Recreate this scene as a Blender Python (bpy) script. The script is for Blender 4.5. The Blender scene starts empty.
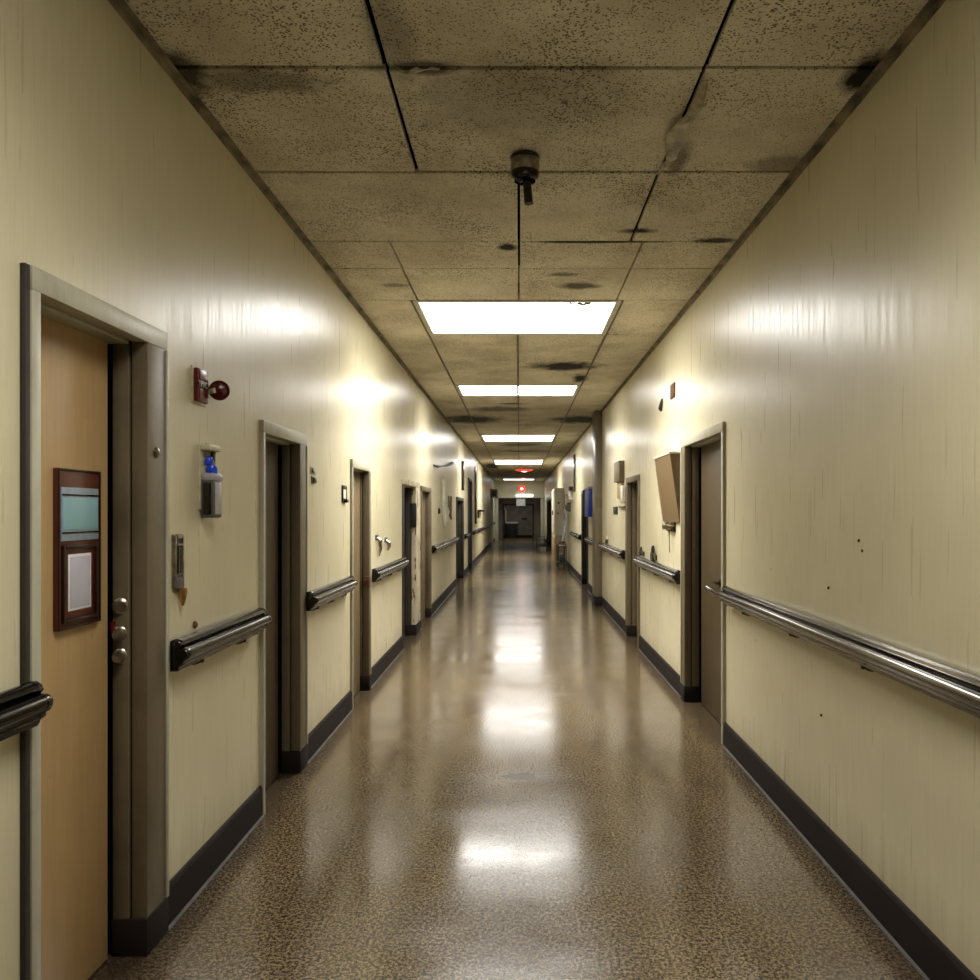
import bpy, bmesh, math, random
from mathutils import Vector, Matrix
random.seed(7)
sc = bpy.context.scene
COL = sc.collection
PI = math.pi
WL, WR, H, EYE = -1.32, 1.37, 3.22, 1.55      # corridor walls, ceiling height, eye height
Y0, YE = -3.0, 41.0                            # corridor ends

# ------------------------------------------------------------------ materials
class NT:
    def __init__(s, name):
        s.m = bpy.data.materials.new(name); s.m.use_nodes = True
        s.t = s.m.node_tree; s.t.nodes.clear()
        s.out = s.n('ShaderNodeOutputMaterial'); s.b = s.n('ShaderNodeBsdfPrincipled')
        s.t.links.new(s.b.outputs[0], s.out.inputs[0])
    def n(s, typ, **kw):
        x = s.t.nodes.new(typ)
        for k, v in kw.items(): setattr(x, k, v)
        return x
    def L(s, a, b): s.t.links.new(a, b)
    def set(s, sock, v):
        if hasattr(v, 'is_output'): s.L(v, sock)
        else: sock.default_value = v
    def coords(s, scale=(1,1,1), kind='Object'):
        tc = s.n('ShaderNodeTexCoord'); mp = s.n('ShaderNodeMapping'); mp.inputs['Scale'].default_value = scale
        s.L(tc.outputs[kind], mp.inputs[0]); return mp.outputs[0]
    def noise(s, vec, scale, detail=3, rough=.5):
        x = s.n('ShaderNodeTexNoise'); s.L(vec, x.inputs['Vector'])
        x.inputs['Scale'].default_value = scale; x.inputs['Detail'].default_value = detail
        x.inputs['Roughness'].default_value = rough
        return x.outputs['Fac']
    def ramp(s, fac, a, b, lo=0., hi=1.):
        x = s.n('ShaderNodeMapRange'); x.clamp = True
        s.L(fac, x.inputs[0]); x.inputs[1].default_value = a; x.inputs[2].default_value = b
        x.inputs[3].default_value = lo; x.inputs[4].default_value = hi
        return x.outputs[0]
    def math(s, op, a, b=0.):
        x = s.n('ShaderNodeMath', operation=op); s.set(x.inputs[0], a); s.set(x.inputs[1], b); return x.outputs[0]
    def mix(s, fac, a, b):
        x = s.n('ShaderNodeMix', data_type='RGBA'); s.set(x.inputs[0], fac)
        for sk, v in ((x.inputs[6], a), (x.inputs[7], b)):
            if hasattr(v, 'is_output'): s.L(v, sk)
            else: sk.default_value = (*v[:3], 1)
        return x.outputs[2]
    def bump(s, h, strength=.2, dist=.005):
        x = s.n('ShaderNodeBump'); x.inputs['Strength'].default_value = strength; x.inputs['Distance'].default_value = dist
        s.L(h, x.inputs['Height']); s.L(x.outputs[0], s.b.inputs['Normal'])
    def blob(s, vec, cx, cy, rx, ry, ax='XY', warp=None, soft=.35):
        """soft-edged irregular stain, 1 inside"""
        sp = s.n('ShaderNodeSeparateXYZ'); s.L(vec, sp.inputs[0])
        u = sp.outputs[ax[0]]; v = sp.outputs[ax[1]]
        du = s.math('DIVIDE', s.math('SUBTRACT', u, cx), rx); dv = s.math('DIVIDE', s.math('SUBTRACT', v, cy), ry)
        d = s.math('SQRT', s.math('ADD', s.math('MULTIPLY', du, du), s.math('MULTIPLY', dv, dv)))
        if warp is not None: d = s.math('ADD', d, warp)
        return s.ramp(d, 1 - soft, 1 + soft*.4, 1., 0.)

def srgb(r, g, b):
    f = lambda c: (c/255/12.92) if c/255 <= .04045 else ((c/255+.055)/1.055)**2.4
    return (f(r), f(g), f(b), 1)

def plain(name, col, rough=.5, metal=0., emit=None, es=1., mottled=.12, scale=30, bump=0.):
    n = NT(name); v = n.coords()
    f = n.ramp(n.noise(v, scale, 4), .35, .7)
    dk = tuple(c*(1-mottled*2.2) for c in col[:3])
    n.set(n.b.inputs['Base Color'], n.mix(f, dk, col))
    n.b.inputs['Roughness'].default_value = rough; n.b.inputs['Metallic'].default_value = metal
    if emit:
        n.b.inputs['Emission Color'].default_value = (*emit[:3], 1); n.b.inputs['Emission Strength'].default_value = es
    if bump: n.bump(n.noise(v, scale*3, 4), bump, .002)
    return n.m

def wall_mat(name, col, dirtcol, rough=.34):
    n = NT(name); v = n.coords()
    vs = n.coords((1, 22, 1.1)); vf = n.coords((1, 90, 2.5))
    streak = n.ramp(n.noise(vs, 2.2, 4, .6), .35, .72)
    fine = n.ramp(n.noise(vf, 1.5, 3, .6), .3, .7)
    big = n.ramp(n.noise(v, .55, 4, .6), .42, .75)
    c = n.mix(n.math('MULTIPLY', streak, .22), col, tuple(x*.72 for x in col[:3]))
    c = n.mix(n.math('MULTIPLY', fine, .22), c, tuple(x*.6 for x in col[:3]))
    c = n.mix(n.math('MULTIPLY', big, .34), c, dirtcol)
    # scattered chips and specks
    vo = n.n('ShaderNodeTexVoronoi'); n.L(v, vo.inputs['Vector']); vo.inputs['Scale'].default_value = 2.7
    ch = n.ramp(vo.outputs['Distance'], .012, .022, 1., 0.)
    c = n.mix(n.math('MULTIPLY', ch, .75), c, (.05, .035, .02))
    # scuff grime just above the baseboard
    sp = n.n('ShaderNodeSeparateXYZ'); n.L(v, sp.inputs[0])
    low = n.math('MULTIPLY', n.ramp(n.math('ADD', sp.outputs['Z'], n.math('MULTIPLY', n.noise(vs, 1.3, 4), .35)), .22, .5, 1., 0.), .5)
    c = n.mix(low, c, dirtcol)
    n.set(n.b.inputs['Base Color'], c)
    n.set(n.b.inputs['Roughness'], n.ramp(n.noise(vs, 1.5, 4), .3, .7, rough-.08, rough+.04))
    n.b.inputs['Specular IOR Level'].default_value = .55
    n.bump(n.math('ADD', n.noise(vf, 1.2, 3), n.math('MULTIPLY', n.noise(v, 2.5, 2), .9)), .05, .006)
    return n.m

def paint_mat(name, col, dirt, rough=.42, peel=None, grime=.5, seedscale=3.):
    """old door / frame paint: vertical grain, chips, dirty foot"""
    n = NT(name); v = n.coords(); vs = n.coords((12, 12, .9))
    g = n.ramp(n.noise(vs, 3, 4, .6), .3, .75)
    c = n.mix(n.math('MULTIPLY', g, .4), col, tuple(x*.6 for x in col[:3]))
    c = n.mix(n.math('MULTIPLY', n.ramp(n.noise(v, seedscale, 4, .65), .5, .75), grime), c, dirt)
    if peel:
        p = n.ramp(n.noise(n.coords((6, 6, 1.6)), 2.1, 5, .7), .55, .6)
        c = n.mix(p, c, peel)
    chip = n.ramp(n.noise(v, 26, 4, .7), .70, .74)
    c = n.mix(n.math('MULTIPLY', chip, .7), c, (.035, .025, .018))
    n.set(n.b.inputs['Base Color'], c); n.b.inputs['Roughness'].default_value = rough
    n.bump(n.noise(v, 18, 4), .2, .003)
    return n.m

def tile_mat():
    n = NT('ceiling_tile'); v = n.coords()
    base = srgb(222, 214, 192)
    w = n.math('MULTIPLY', n.math('SUBTRACT', n.noise(v, 5, 4, .7), .5), 1.5)
    c = n.mix(n.math('MULTIPLY', n.ramp(n.noise(v, 1.6, 4, .65), .42, .72), .6), base, srgb(158, 144, 114))
    # pin holes
    vo = n.n('ShaderNodeTexVoronoi'); n.L(v, vo.inputs['Vector']); vo.inputs['Scale'].default_value = 84; vo.inputs['Randomness'].default_value = 1
    dens = n.ramp(n.noise(v, 2.2, 3), .3, .7, .20, .46)
    sel = n.math('MULTIPLY', n.math('LESS_THAN', vo.outputs['Distance'], dens), n.math('GREATER_THAN', n.noise(v, 38, 2), .45))
    c = n.mix(n.math('MULTIPLY', sel, .78), c, srgb(62, 48, 28))
    fine = n.ramp(n.noise(v, 160, 2), .55, .68)
    c = n.mix(n.math('MULTIPLY', fine, .45), c, srgb(84, 70, 46))
    # water stains, mould and holes that belong to single tiles
    dark = None
    for (cx, cy, rx, ry, k) in [(-.07, 4.80, .06, .07, 1), (.71, 4.52, .11, .05, 1), (.50, 4.71, .42, .02, .95),
                                (.45, 5.62, .16, .09, .85), (.30, 5.35, .12, .05, .7), (.52, 8.72, .42, .26, 1),
                                (.76, 9.5, .10, .28, 1), (-.85, 13.75, .55, .65, .95), (1.1, 13.75, .55, .6, .95),
                                (-.35, 12.35, .45, .35, .75), (-.12, 11.75, .2, .1, .85), (.05, 18.9, .6, .5, .75),
                                (-1.02, 27.6, .3, 2., .95), (-1.0, 2.95, .28, .10, .55), (-1.28, 2.9, .10, .16, .9),
                                (1.33, 2.9, .09, .15, 1), (.0, 3.1, .5, .3, .35), (.76, 3.6, .05, .18, .6), (1.25, 3.65, .15, .1, .5),
                                (-.9, 5.6, .12, .05, .5), (1.2, 4.68, .15, .05, .9), (.3, 20.9, .9, .35, .5), (0., 30, 1.2, .5, .4),
                                (-.45, 2.7, .09, .35, .45), (-.38, 2.86, .2, .05, .8)]:
        m = n.math('MULTIPLY', n.blob(v, cx, cy, rx, ry, warp=w, soft=.45), k)
        dark = m if dark is None else n.math('MAXIMUM', dark, m)
    c = n.mix(dark, c, srgb(34, 28, 20))
    n.set(n.b.inputs['Base Color'], c); n.b.inputs['Roughness'].default_value = .8
    n.b.inputs['Specular IOR Level'].default_value = .25
    n.bump(n.math('SUBTRACT', n.noise(v, 60, 3), n.math('MULTIPLY', sel, .6)), .35, .003)
    return n.m

def floor_mat():
    n = NT('terrazzo_floor'); v = n.coords()
    s1 = n.ramp(n.noise(v, 74, 3, .8), .44, .57)
    s2 = n.ramp(n.noise(v, 150, 2, .6), .42, .62)
    c = n.mix(s1, srgb(44, 36, 25), srgb(140, 122, 90))
    c = n.mix(n.math('MULTIPLY', s2, .5), c, srgb(52, 40, 28))
    vo = n.n('ShaderNodeTexVoronoi'); n.L(v, vo.inputs['Vector']); vo.inputs['Scale'].default_value = 80
    c = n.mix(n.math('MULTIPLY', n.math('LESS_THAN', vo.outputs['Distance'], .22), .35), c, srgb(176, 156, 120))
    big = n.ramp(n.noise(n.coords((1.3, .5, 1)), 1.3, 4, .6), .4, .7)
    c = n.mix(n.math('MULTIPLY', big, .55), c, srgb(56, 44, 32))
    w = n.math('MULTIPLY', n.math('SUBTRACT', n.noise(v, 14, 4, .7), .5), 2.2)
    cr = n.blob(v, .02, 4.45, .10, .07, warp=w)
    c = n.mix(n.math('MULTIPLY', cr, .7), c, srgb(30, 22, 16))
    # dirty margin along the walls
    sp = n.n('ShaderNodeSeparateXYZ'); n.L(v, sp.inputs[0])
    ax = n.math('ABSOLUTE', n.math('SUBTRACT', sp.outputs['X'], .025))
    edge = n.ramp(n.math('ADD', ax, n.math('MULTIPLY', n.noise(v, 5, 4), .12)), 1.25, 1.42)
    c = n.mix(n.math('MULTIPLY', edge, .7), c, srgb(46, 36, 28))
    n.set(n.b.inputs['Base Color'], c)
    rg = n.ramp(n.noise(n.coords((1., 2.2, 1)), 1.1, 4, .6), .3, .7, .12, .22)
    n.set(n.b.inputs['Roughness'], rg); n.b.inputs['Specular IOR Level'].default_value = .6
    n.bump(n.math('ADD', n.noise(v, 60, 2), n.math('MULTIPLY', n.noise(v, 3, 1), 1.)), .03, .002)
    return n.m

M = {}
M['wall'] = wall_mat('cream_wall_paint', srgb(210, 201, 168), srgb(134, 120, 84))
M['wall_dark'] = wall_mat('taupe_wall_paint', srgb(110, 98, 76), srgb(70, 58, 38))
M['tile'] = tile_mat(); M['floor'] = floor_mat()
M['void'] = plain('black_void', (.004, .004, .003, 1), .95)
M['void'].node_tree.nodes['Principled BSDF'].inputs['Specular IOR Level'].default_value = 0
M['angle'] = plain('ceiling_angle_metal', srgb(150, 138, 110), .6, 0., mottled=.35, scale=9)
M['tbar'] = plain('ceiling_grid_metal', srgb(120, 108, 80), .5, .2, mottled=.35, scale=14)
M['base'] = paint_mat('dark_brown_vinyl', srgb(30, 21, 16), srgb(12, 9, 7), .75)
M['base'].node_tree.nodes['Principled BSDF'].inputs['Specular IOR Level'].default_value = .22
M['lip'] = plain('floor_edge_seal', srgb(62, 54, 44), .6, mottled=.3, scale=12)
M['frame'] = paint_mat('taupe_frame_paint', srgb(104, 92, 70), srgb(46, 38, 26), .45)
M['frame_light'] = paint_mat('pale_grey_frame_paint', srgb(178, 174, 152), srgb(98, 88, 64), .4, grime=.4)
M['frame_peel'] = paint_mat('peeling_frame_paint', srgb(196, 186, 160), srgb(120, 98, 66), .45, peel=srgb(92, 70, 46))
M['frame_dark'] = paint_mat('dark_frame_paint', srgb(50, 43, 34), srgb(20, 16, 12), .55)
M['door_tan'] = paint_mat('tan_wood_door', srgb(180, 149, 102), srgb(142, 110, 66), .4, grime=.25, seedscale=1.2)
M['door_brown'] = paint_mat('brown_wood_door', srgb(80, 66, 44), srgb(54, 43, 27), .4, grime=.4)
M['door_taupe'] = paint_mat('taupe_door', srgb(118, 102, 74), srgb(76, 62, 40), .4)
M['door_beige'] = paint_mat('beige_door', srgb(168, 150, 112), srgb(112, 92, 58), .4)
M['door_dark'] = paint_mat('near_black_door', srgb(20, 18, 17), srgb(8, 7, 7), .7)
M['door_dark'].node_tree.nodes['Principled BSDF'].inputs['Specular IOR Level'].default_value = .15
M['steel'] = plain('brushed_steel', (.22, .21, .195, 1), .15, 1., mottled=.12, scale=3, bump=.0)
M['steel_dark'] = plain('dark_bronze_metal', (.07, .065, .06, 1), .18, 1., mottled=.15, scale=3, bump=.0)
M['black'] = plain('black_plastic', (.012, .012, .014, 1), .45)
M['rubber'] = plain('black_rubber', (.02, .02, .02, 1), .8)
M['brass'] = plain('old_brass', (.45, .33, .17, 1), .32, 1., mottled=.25)
M['copper'] = plain('copper', (.62, .36, .18, 1), .28, 1., mottled=.15)
M['nickel'] = plain('worn_nickel', (.42, .38, .31, 1), .3, 1., mottled=.25)
M['red'] = plain('dark_red_plastic', srgb(96, 12, 18), .3, mottled=.1)
M['red_dark'] = plain('deep_red_plastic', srgb(78, 6, 8), .22, mottled=.1)
M['white'] = plain('white_plastic', srgb(226, 222, 206), .4, mottled=.08)
M['cream'] = plain('cream_plastic', srgb(206, 196, 164), .4, mottled=.12)
M['grey'] = plain('grey_plastic', srgb(84, 80, 80), .35, mottled=.12)
M['grey_lt'] = plain('pale_grey_plastic', srgb(166, 162, 166), .3, mottled=.1)
M['blue'] = plain('bright_blue_plastic', srgb(16, 66, 214), .2, mottled=.1)
M['blue_dk'] = plain('navy_board', srgb(30, 66, 178), .4, mottled=.15)
M['rust'] = plain('rusty_metal', srgb(120, 84, 50), .7, .3, mottled=.35)
M['mahogany'] = paint_mat('mahogany_board', srgb(84, 34, 22), srgb(36, 14, 10), .3)
M['brown_edge'] = plain('dark_wood_edge', srgb(38, 20, 14), .35)
M['teal'] = plain('teal_card', srgb(140, 184, 190), .3, mottled=.06, scale=6)
M['slate'] = plain('slate_blue_strip', srgb(146, 160, 172), .35, mottled=.1)
M['paper'] = plain('lilac_white_paper', srgb(196, 192, 204), .5, mottled=.08, scale=7)
M['paper_rim'] = plain('white_paper_rim', srgb(230, 228, 224), .5, mottled=.05)
M['flap'] = paint_mat('brown_panel_paint', srgb(112, 90, 60), srgb(88, 68, 42), .4, grime=.3)
M['cabinet'] = paint_mat('off_white_cabinet', srgb(222, 216, 196), srgb(180, 168, 136), .4, grime=.3)
M['cab_low'] = paint_mat('tan_cabinet', srgb(168, 144, 104), srgb(110, 88, 56), .4)
M['cloth'] = plain('white_cloth', srgb(214, 216, 226), .8, mottled=.25, scale=9)
M['grey_wall'] = plain('far_grey_wall', srgb(122, 116, 100), .6, mottled=.2, scale=3)
M['pipe'] = plain('pale_pipe_paint', srgb(212, 206, 184), .4, mottled=.12)
M['strip'] = plain('torn_tape', srgb(196, 184, 152), .45, .0, mottled=.3, scale=18, bump=.3)
M['light'] = plain('lit_diffuser', (.9, .9, .88, 1), .4, emit=(1., .98, .94), es=14., mottled=.0)
M['light_added'] = plain('added_panel_diffuser', (.9, .9, .88, 1), .4, emit=(1., .97, .90), es=6., mottled=.0)  # diffuser of the added, unseen ceiling panels
M['light_far'] = plain('lit_diffuser_far', (.9, .9, .88, 1), .4, emit=(.88, .95, 1.), es=4., mottled=0)
M['rim'] = plain('light_trim', srgb(206, 200, 180), .4, mottled=.15)
M['red_lamp'] = plain('lit_red_lens', (.6, .02, .01, 1), .3, emit=(1., .05, .02), es=1.6, mottled=0)
M['warm_lamp'] = plain('lit_warm_lens', (.9, .8, .7, 1), .3, emit=(1., .85, .7), es=7., mottled=0)
M['exit'] = plain('pale_backlit_sign', srgb(196, 196, 186), .5, emit=(.8, .85, .8), es=.12, mottled=.2, scale=20)

# ------------------------------------------------------------------ mesh helpers
def bx(bm, x0, x1, y0, y1, z0, z1, bev=0., mi=0, rot=None):
    if x0 > x1: x0, x1 = x1, x0
    if y0 > y1: y0, y1 = y1, y0
    if z0 > z1: z0, z1 = z1, z0
    c = Vector(((x0+x1)/2, (y0+y1)/2, (z0+z1)/2))
    r = bmesh.ops.create_cube(bm, size=1)
    vs = r['verts']
    bmesh.ops.scale(bm, vec=(x1-x0, y1-y0, z1-z0), verts=vs)
    if rot is not None: bmesh.ops.transform(bm, matrix=rot, verts=vs)
    bmesh.ops.translate(bm, vec=c, verts=vs)
    fs = list({f for v in vs for f in v.link_faces})
    if bev > 0:
        es = list({e for v in vs for e in v.link_edges})
        rr = bmesh.ops.bevel(bm, geom=es, offset=min(bev, .45*min(x1-x0, y1-y0, z1-z0)), segments=2, affect='EDGES', profile=.5)
        fs = list({f for f in rr['faces']} | {f for f in fs if f.is_valid})
    for f in fs:
        if f.is_valid: f.material_index = mi
    return fs

def cyl(bm, a, b, r0, r1=None, seg=24, mi=0, caps=True):
    a, b = Vector(a), Vector(b); r1 = r0 if r1 is None else r1
    d = b-a
    r = bmesh.ops.create_cone(bm, cap_ends=caps, segments=seg, radius1=r0, radius2=max(r1, 1e-5), depth=d.length)
    q = Vector((0, 0, 1)).rotation_difference(d.normalized()).to_matrix().to_4x4()
    bmesh.ops.transform(bm, matrix=Matrix.Translation((a+b)/2) @ q, verts=r['verts'])
    for f in {f for v in r['verts'] for f in v.link_faces}: f.material_index = mi

def lathe(bm, prof, origin, axis, seg=28, mi=0):
    """prof: list of (radius, distance along axis)"""
    axis = Vector(axis).normalized(); q = Vector((0, 0, 1)).rotation_difference(axis).to_matrix()
    rings = []
    for r, h in prof:
        if r < 1e-5: rings.append([bm.verts.new(Vector(origin) + q @ Vector((0, 0, h)))])
        else: rings.append([bm.verts.new(Vector(origin) + q @ Vector((r*math.cos(2*PI*k/seg), r*math.sin(2*PI*k/seg), h))) for k in range(seg)])
    for A, B in zip(rings, rings[1:]):
        for k in range(seg):
            l = (k+1) % seg
            vs = [A[k % len(A)], A[l % len(A)], B[l % len(B)], B[k % len(B)]]
            u = []
            for v in vs:
                if v not in u: u.append(v)
            if len(u) > 2:
                f = bm.faces.new(u); f.material_index = mi

def tube(bm, pts, r, seg=10, mi=0):
    pts = [Vector(p) for p in pts]; rings = []
    rr = r if isinstance(r, (list, tuple)) else [r]*len(pts)
    up = Vector((.13, .29, .95)).normalized()
    for i, p in enumerate(pts):
        d = (pts[min(i+1, len(pts)-1)] - pts[max(i-1, 0)]).normalized()
        a = d.cross(up).normalized(); b = d.cross(a).normalized()
        rings.append([bm.verts.new(p + rr[i]*(math.cos(2*PI*k/seg)*a + math.sin(2*PI*k/seg)*b)) for k in range(seg)])
    for A, B in zip(rings, rings[1:]):
        for k in range(seg):
            f = bm.faces.new([A[k], A[(k+1) % seg], B[(k+1) % seg], B[k]]); f.material_index = mi
    for R in (rings[0], rings[-1]):
        try: f = bm.faces.new(R); f.material_index = mi
        except ValueError: pass

def extrude_profile(bm, prof, y0, y1, mi=0, steps=1):
    """prof: list of (x, z) -> prism along y"""
    n = len(prof); rows = []
    for i in range(steps+1):
        y = y0 + (y1-y0)*i/steps
        rows.append([bm.verts.new((x, y, z)) for x, z in prof])
    for A, B in zip(rows, rows[1:]):
        for k in range(n):
            f = bm.faces.new([A[k], A[(k+1) % n], B[(k+1) % n], B[k]]); f.material_index = mi
    bm.faces.new(rows[0]).material_index = mi; bm.faces.new(rows[-1]).material_index = mi

def obj(name, bm, mats, parent=None, smooth=True, label=None):
    bmesh.ops.recalc_face_normals(bm, faces=bm.faces[:])
    me = bpy.data.meshes.new(name); bm.to_mesh(me); bm.free()
    for m in (mats if isinstance(mats, (list, tuple)) else [mats]): me.materials.append(M[m] if isinstance(m, str) else m)
    if smooth and len(me.polygons):
        me.polygons.foreach_set('use_smooth', [True]*len(me.polygons))
        me.set_sharp_from_angle(angle=math.radians(34))
    o = bpy.data.objects.new(name, me); COL.objects.link(o)
    if parent is not None:
        o.parent = parent
    if label: o['label'] = label
    return o

def nb(): return bmesh.new()
def struct(o): o['kind'] = 'structure'; return o
def thing(name, label, cat, loc=(0, 0, 0), group=None):
    o = bpy.data.objects.new(name, None); COL.objects.link(o); o.empty_display_size = .05
    o.location = loc; o['label'] = label; o['category'] = cat
    if group: o['group'] = group
    return o
def tag(o, label, cat, group=None):
    o['label'] = label; o['category'] = cat
    if group: o['group'] = group
    return o

# ------------------------------------------------------------------ doors list (side, y0, y1, height, ...)
# near / far = width of the casing on the wall face, rec = depth of the door leaf behind the wall face
DOORS = [
 dict(s=-1, y0=2.03, y1=2.81, h=2.21, near=.04, far=.15, rec=.10, fm='frame', nm='frame_light', dm='door_tan', gap=.035),
 dict(s=-1, y0=3.87, y1=4.66, h=2.02, near=.03, far=.14, rec=.09, fm='frame', nm='frame_light', dm='door_brown', gap=.07),
 dict(s=-1, y0=5.94, y1=6.66, h=1.965, near=.03, far=.06, rec=.06, fm='frame', nm='frame_light', dm='door_taupe', gap=.0),
 dict(s=-1, y0=8.57, y1=9.98, h=1.93, near=.05, far=.40, rec=.12, fm='frame_peel', nm='frame_dark', dm='door_taupe', gap=.06),
 dict(s=-1, y0=10.15, y1=11.25, h=1.90, near=.05, far=.06, rec=.06, fm='frame', nm='frame', dm='door_taupe', gap=.0),
 dict(s=-1, y0=15.9, y1=17.9, h=1.87, near=.1, far=.1, rec=.14, fm='frame_dark', nm='frame_dark', dm='door_dark', gap=.1),
 dict(s=-1, y0=19.6, y1=21.1, h=2.44, near=.1, far=.1, rec=.14, fm='frame_dark', nm='frame_dark', dm='door_dark', gap=.1),
 dict(s=1, y0=5.04, y1=6.33, h=2.15, near=.04, far=.13, rec=.10, fm='frame', nm='frame_light', dm='door_brown', gap=.07),
 dict(s=1, y0=8.60, y1=9.60, h=1.975, near=.04, far=.10, rec=.10, fm='frame', nm='frame', dm='door_beige', gap=.0),
 dict(s=1, y0=15.0, y1=16.4, h=2.0, near=.08, far=.1, rec=.14, fm='frame_dark', nm='frame_dark', dm='door_dark', gap=.08),
 dict(s=1, y0=32.0, y1=36.5, h=2.10, near=.12, far=.2, rec=.2, fm='frame_dark', nm='frame_dark', dm='door_dark', gap=.1),
]
TH = .30
def build_wall(s, name, W):
    bm = nb(); ds = sorted([d for d in DOORS if d['s'] == s], key=lambda d: d['y0'])
    y = Y0; a, b = W, W + s*TH
    for d in ds:
        bx(bm, a, b, y, d['y0'], 0, H+.1)
        bx(bm, a, b, d['y0'], d['y1'], d['h'], H+.1)
        y = d['y1']
    bx(bm, a, b, y, YE, 0, H+.1)
    struct(obj(name, bm, 'wall', smooth=False))
    bm = nb(); y = Y0                                         # baseboard with the paler seal along the floor
    segs = []
    for d in ds: segs.append((y, d['y0'])); y = d['y1']
    segs.append((y, YE))
    for p, q in segs:
        extrude_profile(bm, [(W, 0.001), (W-s*.016, 0.001), (W-s*.014, .142), (W-s*.008, .155), (W, .158)], p+.001, q-.001)
        extrude_profile(bm, [(W-s*.0165, .001), (W-s*.026, .001), (W-s*.022, .005), (W-s*.0165, .010)], p+.001, q-.001, mi=1)
    return struct(obj('baseboard_' + ('left' if s < 0 else 'right'), bm, ['base', 'lip'], smooth=False))
build_wall(-1, 'wall_left', WL); build_wall(1, 'wall_right', WR)

def door(i, d):
    s, y0, y1, h, rec = d['s'], d['y0'], d['y1'], d['h'], d['rec']
    W = WL if s < 0 else WR
    X = lambda dd: W + s*dd                                    # dd > 0 goes into the wall
    p = -.020; ht = .065; back = rec + .05
    inn0, inn1, top = y0 + d['near'], y1 - d['far'], h - ht
    bm = nb(); bx(bm, X(rec), X(rec+.045), inn0, inn1 - d['gap'], .008, top-.004, .003)
    leaf = struct(obj(f'door_{i}', bm, d['dm']))
    bm = nb(); bx(bm, X(p), X(back), y0, inn0, 0, h, .004)
    obj('door_frame', bm, d['nm'], leaf, label='near jamb of the door frame')
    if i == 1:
        bm = nb(); bx(bm, X(-.016), X(.0), y0-.022, y0-.001, 0, h, .003); obj('edge_strip', bm, 'frame_dark', leaf, label='added dark strip, painted shade on the outer edge of the near jamb')  # dark strip paints the shade on the casing's outer edge
    bm = nb()                                                  # far jamb: casing, dark groove, rebated inner jamb
    bx(bm, X(p), X(.036), inn1, y1, 0, h, .004); 
    if i != 4: bx(bm, X(.044), X(rec), inn1-.006, y1, 0, top, .003)
    obj('door_frame', bm, d['fm'], leaf)
    if i == 4:
        bm = nb(); bx(bm, X(.044), X(rec), inn1-.006, y1, 0, top, .003); obj('door_frame', bm, 'frame_dark', leaf)
    bm = nb(); bx(bm, X(rec+.004), X(back+.03), inn1+.004, y1-.001, 0, h-.002, 0); obj('dark_backing', bm, 'void', leaf)
    bm = nb(); bx(bm, X(p-.0015), X(.036), y0-.001, y1+.001, top, h+.001, .003); bx(bm, X(.044), X(back), inn0, inn1, top-.008, h, .003)
    bx(bm, X(.03), X(.05), inn0, inn1, top+.006, h, 0)
    obj('door_frame', bm, 'frame_light' if i in (1, 2, 3, 8) else d['fm'], leaf)
    bm = nb(); bx(bm, X(p-.006), X(.0), y1-.014, y1+.004, .13, top-.001, .003); obj('edge_strip', bm, 'frame_light' if i in (1, 2, 3, 8) else d['fm'], leaf)
    bm = nb(); bx(bm, X(p-.004), X(rec), inn1-.012, y1+.004, .001, .13, .003)   # black foot of the far jamb
    obj('plinth', bm, 'base', leaf)
    bm = nb(); bx(bm, X(back-.001), X(back+.03), y0, y1, 0, h, 0); obj('dark_backing', bm, 'void', leaf)
    return leaf, X, inn0, inn1, top
DO = [door(i+1, d) for i, d in enumerate(DOORS)]

# locks on the far jamb of door 1
leaf, X, i0, i1, top = DO[0]
for k, z in enumerate((1.222, 1.124, 1.047)):
    bm = nb(); o = (X(.072), i1-.006, z); ax = (.35, -1, 0)
    lathe(bm, [(0, -.004), (.026, -.004), (.027, .004), (.022, .008), (.014, .010), (.013, .020), (.019, .026), (.021, .034), (.016, .041), (0, .043)]
          if k else [(0, -.004), (.027, -.004), (.028, .006), (.021, .011), (.018, .012), (.018, .016), (.012, .017), (0, .017)], o, ax)
    obj('lock', bm, 'nickel', leaf)
bm = nb(); bx(bm, X(.098), X(.085), i1-.026, i1-.013, 1.13, 1.17, .002); obj('latch', bm, 'red_dark', leaf, label='small dark red latch')
bm = nb(); lathe(bm, [(0, 0), (.019, 0), (.017, .007), (.009, .012), (0, .013)], (X(-.020), i1+.06, 1.763), (1, 0, 0), 18); obj('door_bumper', bm, 'nickel', leaf)
# fittings on other doors
leaf, X, i0, i1, top = DO[2]
bm = nb(); bx(bm, X(-.024), X(.03), i1-.02, i1+.05, .90, .99, .003); bx(bm, X(-.028), X(-.02), i1+.0, i1+.035, .92, .97, .002)
obj('strike_plate', bm, 'rust', leaf)
bm = nb(); bx(bm, X(.03), X(.058), i0+.0, i0+.03, 1.60, 1.86, .003); obj('hinge', bm, 'black', leaf)
leaf, X, i0, i1, top = DO[3]
bm = nb(); bx(bm, X(.05), X(-.03), i1-.035, i1-.01, 1.36, 1.66, .004); obj('door_closer', bm, 'black', leaf)
leaf, X, i0, i1, top = DO[7]
bm = nb(); cyl(bm, (X(.10), 5.55, 1.03), (X(.075), 5.55, 1.03), .011); tube(bm, [(X(.08), 5.55, 1.03), (X(.07), 5.59, 1.032), (X(.072), 5.68, 1.03)], .010)
lathe(bm, [(0, 0), (.03, 0), (.03, .006), (0, .008)], (X(.101), 5.55, 1.03), (-1, 0, 0))
obj('lever_handle', bm, 'steel_dark', leaf)

# ------------------------------------------------------------------ floor, ceiling, ends
bm = nb(); bx(bm, WL-.3, WR+.3, Y0, 46.2, -.1, 0); struct(obj('floor', bm, 'floor', smooth=False))

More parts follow.
